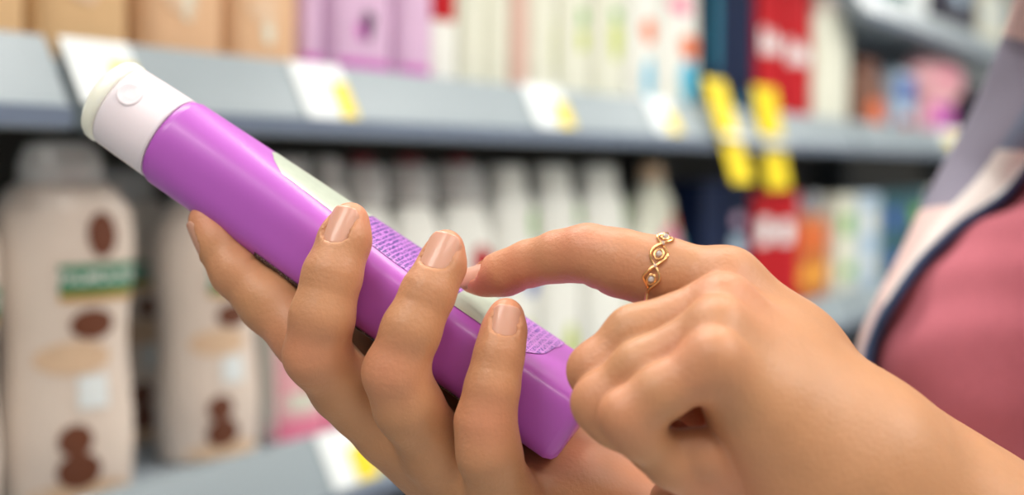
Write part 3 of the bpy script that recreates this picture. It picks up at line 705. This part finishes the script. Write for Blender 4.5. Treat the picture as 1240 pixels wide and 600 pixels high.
# left hand, pointing at the label
L_idx = [C(569, 341, .3935, 13), C(588, 337, .3915, 19), C(612, 331, .388, 24.5), C(642, 319, .384, 25.5), C(676, 311, .379, 28.5), C(712, 307, .374, 33), C(752, 319, .371, 38), C(800, 331, .369, 41), C(878, 349, .366, 46)]
L_mid = [C(905, 575, .352, 24), C(862, 560, .350, 26), C(800, 535, .350, 29), C(738, 480, .350, 29), C(722, 449, .350, 32), C(768, 406, .350, 33), C(874, 374, .349, 40)]
L_rng = [C(895, 582, .342, 24), C(855, 570, .342, 26), C(800, 548, .342, 28), C(744, 508, .342, 30), C(727, 488, .341, 32), C(776, 447, .339, 33), C(868, 402, .337, 38)]
L_pky = [C(858, 600, .345, 24), C(812, 560, .338, 28), C(772, 524, .332, 28), C(757, 503, .330, 29), C(800, 476, .329, 31), C(864, 440, .328, 37)]
wristL = [(P(1024, 578, .352), pr(112, .352)), (P(1060, 600, .372), pr(108, .372))]
L_met = [[C(878, 349, .366, 46), C(955, 432, .366, 58), wristL[1]], [C(874, 374, .349, 40), C(950, 460, .352, 56), wristL[0]], [C(868, 402, .337, 38), C(945, 490, .346, 56), wristL[0]], [C(864, 442, .330, 38), C(930, 515, .340, 52), C(985, 590, .350, 92)]]
L_thb = [C(812, 606, .362, 26), C(850, 612, .362, 29), C(910, 625, .364, 34), C(980, 650, .37, 50)]
L_tuck = [C(800, 541, .337, 24), C(852, 549, .338, 27), C(912, 592, .345, 32)]
elbL = P(1600, 1010, .46)
fore = [wristL[0], C(1150, 668, .362, 122), C(1330, 800, .385, 150), (elbL, .043)]
allp = L_idx + L_mid + L_rng + L_pky
lo = [min(p[0][i] - p[1] for p in allp) - .012 for i in range(3)]; hi = [max(p[0][i] + p[1] for p in allp) + .012 for i in range(3)]
for q in (P(1290, 520, .33), P(1290, 760, .40), P(1100, 700, .33), P(1000, 560, .30)):
    for i in range(3): lo[i] = min(lo[i], q[i]); hi[i] = max(hi[i], q[i])
lo[2] = P(1200, 860, .38)[2]
g = Grid(lo, hi, HV * 1.08)
back = g.new()
for ch in L_met: chain(g, back, ch, k=.010)
chain(g, back, fore[:3], k=.012)
chain(g, back, [wristL[1], C(1160, 670, .38, 112), C(1330, 800, .40, 140)], k=.012)
chain(g, back, [C(900, 470, .372, 50), C(960, 540, .375, 70)], k=.010)       # body of the palm
for ch, me_ in ((L_idx, L_met[0]), (L_mid, L_met[1]), (L_rng, L_met[2]), (L_pky, L_met[3])):
    kc = ch[-1][0] + BACK * (ch[-1][1] * .30) + UP * (ch[-1][1] * .22); chain(g, back, [(kc, ch[-1][1] * .80), (kc * .45 + me_[1][0] * .55, me_[1][1] * .62)], k=.003)
D = back
for ch, me_, kk in ((L_idx, L_met[0], .002), (L_mid, L_met[1], .0012), (L_rng, L_met[2], .0012), (L_pky, L_met[3], .0012)):
    f = g.new(); chain(g, f, ch + [(me_[1][0] + BACK * .001, me_[1][1])], k=.004); D = smin(D, f, kk)
f = g.new(); chain(g, f, L_thb, k=.004); D = smin(D, f, .001)
f = g.new(); chain(g, f, L_tuck, k=.004); D = smin(D, f, .001)
f = g.new(); chain(g, f, [C(830, 500, .372, 46), C(900, 560, .376, 56), C(960, 610, .376, 60)], k=.004); D = smin(D, f, .001)
ax = (L_idx[0][0] - L_idx[2][0]).normalized(); nn = (UP * .80 + BACK * .58 - RIGHT * .1); nn = (nn - ax * nn.dot(ax)).normalized()
N = nail_def(ax - nn * .06, L_idx[0][0] * .52 + L_idx[1][0] * .48 + nn * pr(15.2, .392), nn, .0078, .0096); nails.append(N); carve_nail(g, D, N)
for i, (j, nv, offs, dp) in enumerate(((L_idx[3], UP, (-.0015, 0, .0015), .00014), (L_idx[5], UP, (-.004, -.0024, -.0008, .0008, .0024, .004), .00016), (L_idx[5], -UP, (-.0005, .003), .0004), (L_idx[3], -UP, (0,), .0004))):
    crease(g, D, j[0], RIGHT - UP * .1, nv, offs, dp, .00045, .016)
knk = [P(884, 330, .345), P(872, 372, .338), P(862, 414, .330), P(858, 450, .325)]
for q in (L_mid[4], L_rng[4], L_pky[3]): flush.append((q[0], .008, .35))
flush += [(L_idx[0][0] - UP * .003, .012, .6), (L_idx[5][0] + UP * .004, .012, .45), (L_idx[6][0], .014, .25), (L_idx[3][0] - UP * .003, .010, .4), (P(845, 445, .33), .009, .45), (P(870, 560, .350), .016, .6), (P(880, 350, .345), .014, .25)]
V, F = surface_nets(g, D); V = relax(V, F, 2, .45); BV.append(V); BF.append(F); del D, back, f

# rest of the body at a coarser grain, continuing the forearms
TC = Vector((.357, .70, 0)); TA = math.radians(20)
TFW = Vector((-math.cos(TA), math.sin(TA), 0)); TLF = Vector((-math.sin(TA), -math.cos(TA), 0))
shL = TC + TLF * .165 + Vector((0, 0, 1.335)); shR = TC - TLF * .165 + Vector((0, 0, 1.345))
g = Grid((-.02, .30, -0.005), (.62, 1.08, 1.78), .0065)
D = g.new()
A3 = (TFW, TLF, Vector((0, 0, 1)))
def TP(f, l, z): return TC + TFW * f + TLF * l + Vector((0, 0, z))
def torso(g, D, e=0.0):
    ellip(g, D, TP(0, 0, 1.20), A3, (.098 + e, .150 + e, .20 + e), k=.03, mg=.05)
    ellip(g, D, TP(-.01, 0, 1.02), A3, (.092 + e, .130 + e, .17), k=.04, mg=.05)
    ellip(g, D, TP(-.015, 0, .90), A3, (.108 + e, .160 + e, .13), k=.05, mg=.05)
    for sy in (-.072, .072): ellip(g, D, TP(.107 if sy > 0 else .075, sy, 1.130), A3, (.057 + e, .068 + e, .062 + e), k=.035, mg=.04)
torso(g, D)
chain(g, D, [(shL, .052), (shR, .052)], k=.03, mg=.03)
chain(g, D, [(TP(-.02, 0, 1.34), .06), (TP(0, 0, 1.46), .050)], k=.03, mg=.03)
chain(g, D, [(shL, .050), (elbL, .040)], k=.02, mg=.03); chain(g, D, [(elbL, .040), (fore[2][0], fore[2][1] * .95), (fore[1][0], fore[1][1] * .90)], k=.004, mg=.03); chain(g, D, [(elbL, .040), C(1330, 800, .40, 136)], k=.015, mg=.03)
chain(g, D, [(shR, .050), (elbR, .040)], k=.02, mg=.03); chain(g, D, [(elbR, .040), (P(930, 715, .452), .022)], k=.02, mg=.03)
for sy in (-1, 1):
    chain(g, D, [(TP(-.015, sy * .085, .86), .085), (TP(0, sy * .09, .47), .056), (TP(-.02, sy * .095, .10), .038)], k=.02, mg=.03)
    chain(g, D, [(TP(-.02, sy * .095, .05), .035), (TP(.14, sy * .10, .03), .028)], k=.02, mg=.03)
hc = TP(.015, 0, 1.60)
def HP(x, y, z): return hc - TFW * x + TLF * y + Vector((0, 0, z))
ellip(g, D, HP(.01, 0, .03), A3, (.094, .074, .098), k=.02, mg=.03); ellip(g, D, HP(-.022, 0, -.04), A3, (.062, .056, .068), k=.03, mg=.03)
chain(g, D, [(HP(-.082, 0, .02), .008), (HP(-.100, 0, -.015), .012)], k=.012)          # nose
chain(g, D, [(HP(-.080, -.014, -.055), .007), (HP(-.080, .014, -.055), .007)], k=.006)   # lips
for sy in (-1, 1):
    ellip(g, D, HP(.01, sy * .074, -.005), A3, (.017, .008, .028), k=.004)
    chain(g, D, [(HP(-.080, sy * .018, .034), .008), (HP(-.070, sy * .048, .034), .008)], k=.012)   # brows
V, F = surface_nets(g, D); V = relax(V, F, 3, .5)
BV.append(V); BF.append(F); TORSO = (V, F)
off = 0; FF = []
for v, f_ in zip(BV, BF): FF.append(f_ + off); off += len(v)
V = np.concatenate(BV); F = np.concatenate(FF)
V0 = V.copy(); V = V - np.array([.33, .70, 0], np.float32)
me = np_mesh('body', V, F)
fl = np.zeros(len(V0))
for p, r, am in flush: fl = np.maximum(fl, am * np.exp(-((V0 - np.array(p)) ** 2).sum(1) / r ** 2))
at = me.attributes.new('flush', 'FLOAT', 'POINT'); at.data.foreach_set('value', fl.astype(np.float32))
ms = mat('skin', srgb(189, 135, 95), 0.47, spec=.5, sss=.14, sssr=(1.0, .38, .2), sssscale=.006, var=.09, vscale=130, bump=.22, bscale=900)
nt = ms.node_tree; b = nt.nodes['Principled BSDF']; src = b.inputs['Base Color'].links[0].from_socket
an = nt.nodes.new('ShaderNodeAttribute'); an.attribute_name = 'flush'
mx = nt.nodes.new('ShaderNodeMix'); mx.data_type = 'RGBA'; mx.inputs['B'].default_value = srgb(232, 136, 112)
nt.links.new(an.outputs['Fac'], mx.inputs['Factor']); nt.links.new(src, mx.inputs['A']); nt.links.new(mx.outputs['Result'], b.inputs['Base Color'])
link('body', me, ms, person)
for N in nails:
    o = nail_mesh(N); o.matrix_parent_inverse = person_inv

# ------------------------------------------------------------------ clothing, hair
from mathutils.bvhtree import BVHTree
PO = Vector((.33, .70, 0))
def wear(name, V, F, m):
    return link(name, np_mesh(name, V - np.array(PO, np.float32), F), m, person)
m_tee = mat('pink_jersey', srgb(202, 114, 126), 0.85, spec=.2, var=.26, vscale=1100, bump=.35, bscale=1200)
_nt = m_tee.node_tree
g = Grid((.10, .40, .84), (.62, 1.02, 1.44), .004)
D = g.new(); torso(g, D, .006)
shl, shr = TP(-.005, .150, 1.335), TP(-.005, -.150, 1.345)
chain(g, D, [(shl, .062), (shr, .062)], k=.03, mg=.03)
chain(g, D, [(shL, .060), (shL * .72 + elbL * .28, .056)], k=.02, mg=.03); chain(g, D, [(shR, .060), (shR * .72 + elbR * .28, .056)], k=.02, mg=.03)
X, Y, Z = g.ax[0][:, None, None], g.ax[1][None, :, None], g.ax[2][None, None, :]
# soft folds pulled from the bust towards the armpit
fx = (X - TC[0]) * TFW[0] + (Y - TC[1]) * TFW[1]; fl_ = (X - TC[0]) * TLF[0] + (Y - TC[1]) * TLF[1]
D += (.0026 * np.sin(fl_ * 70 + Z * 95) * np.clip((fl_ - .01) / .07, 0, 1) * np.exp(-((Z - 1.08) / .07) ** 2) + .0014 * np.sin(Z * 150 - fl_ * 120) * np.clip(fl_ / .06, 0, 1)).astype(np.float32)
neck = np.sqrt((X - TP(.05, 0, 0)[0]) ** 2 + (Y - TP(.05, 0, 0)[1]) ** 2 + ((Z - 1.43) * .9) ** 2) - .095
D = np.maximum(D, -neck); D = np.maximum(D, .87 - Z)
V, F = surface_nets(g, D); V = relax(V, F, 3, .5); wear('pink_top', V, F, m_tee)
bvh = BVHTree.FromPolygons([Vector(v) for v in V.tolist()], F.tolist())

# trousers, shoes, hair : out of the picture, kept simple
m_jean = mat('denim_trousers', srgb(52, 66, 96), .8, var=.1, vscale=300)
g = Grid((.10, .45, .02), (.62, .98, 1.02), .008); D = g.new()
ellip(g, D, TP(-.015, 0, .90), A3, (.116, .168, .13), k=.05, mg=.05)
for sy in (-1, 1): chain(g, D, [(TP(-.015, sy * .085, .86), .094), (TP(0, sy * .09, .47), .066), (TP(-.02, sy * .095, .08), .058)], k=.02, mg=.03)
D = np.maximum(D, np.broadcast_to(g.ax[2][None, None, :] - .96, D.shape)); D = np.maximum(D, np.broadcast_to(.06 - g.ax[2][None, None, :], D.shape))
V, F = surface_nets(g, D); V = relax(V, F, 2, .5); wear('trousers', V, F, m_jean)
m_shoe = mat('white_shoe', srgb(225, 222, 216), .5)
for sy in (-1, 1):
    g = Grid((.08, .45, -.001), (.52, .98, .14), .006); D = g.new()
    chain(g, D, [(TP(-.03, sy * .096, .055), .046), (TP(.06, sy * .10, .045), .042), (TP(.16, sy * .102, .035), .034)], k=.02, mg=.03)
    D = np.maximum(D, np.broadcast_to(.003 - g.ax[2][None, None, :], D.shape)); V, F = surface_nets(g, D); wear('shoe', V, F, m_shoe)
m_hair = mat('brown_hair', srgb(84, 56, 38), .5, var=.2, vscale=120)
g = Grid((hc[0] - .16, hc[1] - .16, 1.30), (hc[0] + .2, hc[1] + .16, 1.76), .006); D = g.new()
ellip(g, D, HP(.022, 0, .045), A3, (.102, .086, .102), k=.02, mg=.03)
chain(g, D, [(HP(.07, 0, .0), .062), (HP(.095, 0, -.16), .045), (HP(.10, 0, -.24), .03)], k=.03, mg=.03)
X, Y, Z = g.ax[0][:, None, None], g.ax[1][None, :, None], g.ax[2][None, None, :]
ff = (X - hc[0]) * TFW[0] + (Y - hc[1]) * TFW[1]
D = np.maximum(D, np.minimum(ff - .045, np.maximum(ff + .01, -(Z - hc[2] - .045)) * 1.0 + 0 * ff) * 0 + (ff - .035 - np.clip((Z - hc[2] - .05), -.05, .05) * 1.2).astype(np.float32))
V, F = surface_nets(g, D); V = relax(V, F, 2, .5); wear('hair', V, F, m_hair)
bm = bmesh.new()
for sy in (-1, 1):
    r = bmesh.ops.create_uvsphere(bm, u_segments=16, v_segments=10, radius=.011)
    bmesh.ops.translate(bm, vec=HP(-.070, sy * .032, .014) - PO, verts=r['verts'])
bm_obj('eyes', bm, mat('eye_white', srgb(235, 232, 228), .2), person, True)

# checked shirt
def plaid(name):
    m = bpy.data.materials.new(name); m.use_nodes = True; nt = m.node_tree; b = nt.nodes['Principled BSDF']; b.inputs['Roughness'].default_value = .85; b.inputs['Specular IOR Level'].default_value = .2
    uv = nt.nodes.new('ShaderNodeUVMap'); uv.uv_map = 'weave'
    sep = nt.nodes.new('ShaderNodeSeparateXYZ'); nt.links.new(uv.outputs[0], sep.inputs[0])
    def mt(op, a, b2=None):
        q = nt.nodes.new('ShaderNodeMath'); q.operation = op
        for i, v in enumerate((a, b2)):
            if v is None: continue
            if isinstance(v, (int, float)): q.inputs[i].default_value = v
            else: nt.links.new(v, q.inputs[i])
        return q.outputs[0]
    u, v = sep.outputs['X'], sep.outputs['Y']
    cu = mt('GREATER_THAN', mt('FRACT', u), .5); cv = mt('GREATER_THAN', mt('FRACT', mt('SUBTRACT', v, mt('MULTIPLY', cu, -.16))), .5)
    def mix(f, A, B):
        q = nt.nodes.new('ShaderNodeMix'); q.data_type = 'RGBA'
        if isinstance(f, (int, float)): q.inputs['Factor'].default_value = f
        else: nt.links.new(f, q.inputs['Factor'])
        for k, val in (('A', A), ('B', B)):
            if isinstance(val, tuple): q.inputs[k].default_value = val
            else: nt.links.new(val, q.inputs[k])
        return q.outputs['Result']
    c1 = mix(cu, srgb(226, 192, 186), srgb(230, 218, 212))     # white / pink
    c2 = mix(cu, srgb(134, 128, 146), srgb(116, 126, 150))     # blue grey / plum grey
    c = mix(cv, c2, c1)
    # fine twill
    tw = mt('GREATER_THAN', mt('FRACT', mt('MULTIPLY', mt('ADD', u, v), 34.0)), .5)
    c = mix(mt('MULTIPLY', tw, .10), c, srgb(250, 245, 240))
    nt.links.new(c, b.inputs['Base Color'])
    return m
m_plaid = plaid('checked_cotton')
def cr(pts, n):       # Catmull-Rom
    out = []; pts = [pts[0]] + list(pts) + [pts[-1]]
    for i in range(1, len(pts) - 2):
        p0, p1, p2, p3 = [np.array(q, float) for q in pts[i - 1:i + 3]]
        for k in range(n):
            t = k / n; out.append(.5 * (2 * p1 + (p2 - p0) * t + (2 * p0 - 5 * p1 + 4 * p2 - p3) * t * t + (3 * p1 - p0 - 3 * p2 + p3) * t ** 3))
    out.append(np.array(pts[-2], float)); return out
O_ = [(1240, -50), (1226, 10), (1206, 68), (1180, 130), (1148, 190), (1118, 248), (1090, 308), (1064, 358), (1045, 402), (1036, 442), (1036, 500), (1040, 580)]
I_ = [(1420, -10), (1360, 60), (1310, 118), (1262, 178), (1216, 236), (1160, 276), (1116, 318), (1084, 362), (1062, 402), (1050, 444), (1052, 500), (1060, 580)]
OO, II = cr(O_, 8), cr(I_, 8)
def tee_t(x, y):
    d = (P(x, y, 1) - CAM).normalized(); h = bvh.ray_cast(CAM, d)
    return None if h[0] is None else -(h[0] - CAM).dot(BACK)
nU = 14; rows = []; tis = []
for o_, i_ in zip(OO, II):
    t = tee_t(i_[0] + 10, i_[1]); tis.append(t)
vals = [t for t in tis if t]; last = vals[0]
for k in range(len(tis)):
    if tis[k] is None: tis[k] = last
    last = tis[k]
tis = [sum(tis[max(0, k - 6):k + 7]) / len(tis[max(0, k - 6):k + 7]) for k in range(len(tis))]
bm = bmesh.new(); uvl = bm.loops.layers.uv.new('weave'); G = []; UVs = []
arc = 0; prevp = None
for k, (o_, i_) in enumerate(zip(OO, II)):
    ti = tis[k] - .007; row = []; ur = []
    pi = P(i_[0], i_[1], ti)
    if prevp is not None: arc += (pi - prevp).length
    prevp = pi
    # columns: wraps round behind the outline (-3..0), then outline -> seam (0..nU)
    for j in range(-5, nU + 1):
        f = j / nU
        if j < 0:
            x = o_[0] + (j * j) * 4.2; y = o_[1]; t = ti + .055 + (-j) * .012
        else:
            x = o_[0] + (i_[0] - o_[0]) * f; y = o_[1] + (i_[1] - o_[1]) * f
            t = ti + .055 * (1 - f) ** 1.6 - .006 * math.sin(math.pi * f)
            tt = tee_t(x, y)
            if tt: t = min(t, tt - .004)
        t += .0015 * math.sin(k * .33 + f * 5)
        row.append(bm.verts.new(P(x, y, t) - PO)); ur.append((x, y))
    G.append(row); UVs.append(ur)
# checks follow the cloth: u across, v along
_len = [0.0]
for a_, b_ in zip(G, G[1:]): _len.append(_len[-1] + (b_[5].co - a_[5].co).length)
_k0 = min(range(len(OO)), key=lambda k: abs(OO[k][1] - 255))
def wuv(k, j):
    f = (j - 5) / nU
    return (.06 + .80 * f if f > 0 else .06 + .4 * f, (_len[k] - _len[_k0]) / .24 + .5 + .10 * f)
for k in range(len(G) - 1):
    for j in range(len(G[0]) - 1):
        f = bm.faces.new((G[k][j], G[k][j + 1], G[k + 1][j + 1], G[k + 1][j])); f.smooth = True
        for lp, (a, b_) in zip(f.loops, ((k, j), (k, j + 1), (k + 1, j + 1), (k + 1, j))): lp[uvl].uv = wuv(a, b_)
seam = [r[-1].co.copy() for r in G]; seam2 = [r[-1].co * .78 + r[-2].co * .22 for r in G]; seam3 = [r[-1].co * .25 + r[-2].co * .75 for r in G]
me = bpy.data.meshes.new('checked_shirt'); bm.to_mesh(me); bm.free()
shirt = link('checked_shirt', me, m_plaid, person)
sm = shirt.modifiers.new('thickness', 'SOLIDIFY'); sm.thickness = .0012; sm.offset = 0
bm = bmesh.new(); sweep(bm, [p + BACK * .0008 for p in seam], .0025, 10); bm_obj('folded_hem', bm, mat('hem_denim_blue', srgb(58, 74, 108), .85, var=.25, vscale=900, bump=.5, bscale=900), shirt, True)
bm = bmesh.new(); sweep(bm, [p + BACK * .0010 for p in seam3], .0013, 8); bm_obj('pale_piping', bm, mat('piping_white', srgb(226, 226, 224), .85, var=.12, vscale=900), shirt, True)

# shirt back, sleeves (outside the picture)
g = Grid((.12, .34, .88), (.64, 1.08, 1.46), .006); D = g.new(); torso(g, D, .016)
chain(g, D, [(shL, .070), (shR, .070)], k=.03, mg=.03)
SL = g.new(); chain(g, SL, [(shL, .068), (elbL * .88 + shL * .12, .060)], k=.02, mg=.03); chain(g, SL, [(shR, .068), (elbR * .8 + shR * .2, .058)], k=.02, mg=.03)
X, Y, Z = g.ax[0][:, None, None], g.ax[1][None, :, None], g.ax[2][None, None, :]
fx = (X - TC[0]) * TFW[0] + (Y - TC[1]) * TFW[1]
fl_ = (X - TC[0]) * TLF[0] + (Y - TC[1]) * TLF[1]
D = np.maximum(D, fx - .015 - np.clip((fl_ + .02) * -.3, 0, .03)); D = np.maximum(D, .90 - Z)
neck = np.sqrt((X - TP(.02, 0, 0)[0]) ** 2 + (Y - TP(.02, 0, 0)[1]) ** 2 + ((Z - 1.44) * .8) ** 2) - .085
D = np.maximum(D, -neck); D = np.minimum(D, SL)
V, F = surface_nets(g, D); V = relax(V, F, 2, .5); o = wear('shirt_back', V, F, m_plaid); o.parent = shirt
uvm = o.data.uv_layers.new(name='weave'); li = np.empty(len(o.data.loops), np.int32); o.data.loops.foreach_get('vertex_index', li)
vv = V[li]; uvm.data.foreach_set('uv', np.stack([(vv[:, 1] - vv[:, 0]) * 18, vv[:, 2] * 18], 1).ravel().astype(np.float32))

# ------------------------------------------------------------------ gold ring on the pointing finger
RGc = P(795, 329.5, .3692); e1 = (L_idx[8][0] - L_idx[6][0]).normalized(); e2 = (BACK - e1 * BACK.dot(e1)).normalized(); e3 = e1.cross(e2)
if e3.dot(UP) < 0: e3 = -e3
RR = pr(42, .369)
ring = empty('finger_ring', RGc); tag(ring, 'delicate gold ring with knotted loops and clear stones on the pointing finger', 'ring')
m_gold = mat('ring_gold', srgb(246, 196, 134), 0.2, metal=1.0, var=.04, vscale=2000); m_gem = mat('clear_stone', srgb(245, 240, 236), .05, trans=.5, coat=1, var=.02)
def rp(phi, ax=0.0, r=0.0): return (e2 * math.cos(phi) + e3 * math.sin(phi)) * (RR + r) + e1 * (ax + .0006 * math.sin(phi))
phi0, phi1 = math.radians(-32), math.radians(84)
bm = bmesh.new(); sweep(bm, [rp(phi1 + (2 * math.pi + phi0 - phi1) * i / 60, 0, .0003) for i in range(61)], .00062, 10); bm_obj('band', bm, m_gold, ring, True)
for sg in (-1, 1):
    bm = bmesh.new(); pts_ = []
    for i in range(121):
        f = i / 120; env = min(1, f * 5 + .15, (1 - f) * 5 + .15); pts_.append(rp(phi0 + (phi1 - phi0) * f, sg * .0021 * env * math.sin(f * math.pi * 3), .0011 + .0003 * sg * math.cos(f * math.pi * 3)))
    sweep(bm, pts_, .00036, 8); bm_obj('knot_strand', bm, m_gold, ring, True)
for fc, ra in ((1 / 6, .9), (.5, 1.0), (5 / 6, .9)):
    bm = bmesh.new(); pc = phi0 + (phi1 - phi0) * fc
    sweep(bm, [rp(pc + .145 * ra * math.cos(t * 2 * math.pi / 24), .00115 * ra * math.sin(t * 2 * math.pi / 24), .0012) for t in range(24)], .00026, 6, closed=True); bm_obj('knot_loop', bm, m_gold, ring, True)
for fc in (1 / 6, .5, 5 / 6, .34, .67):
    bm = bmesh.new(); r = bmesh.ops.create_icosphere(bm, subdivisions=1, radius=.00085 if fc in (1 / 6, .5, 5 / 6) else .0006)
    bmesh.ops.translate(bm, vec=rp(phi0 + (phi1 - phi0) * fc, 0, .0014), verts=bm.verts[:]); bm_obj('stone', bm, m_gem, ring)
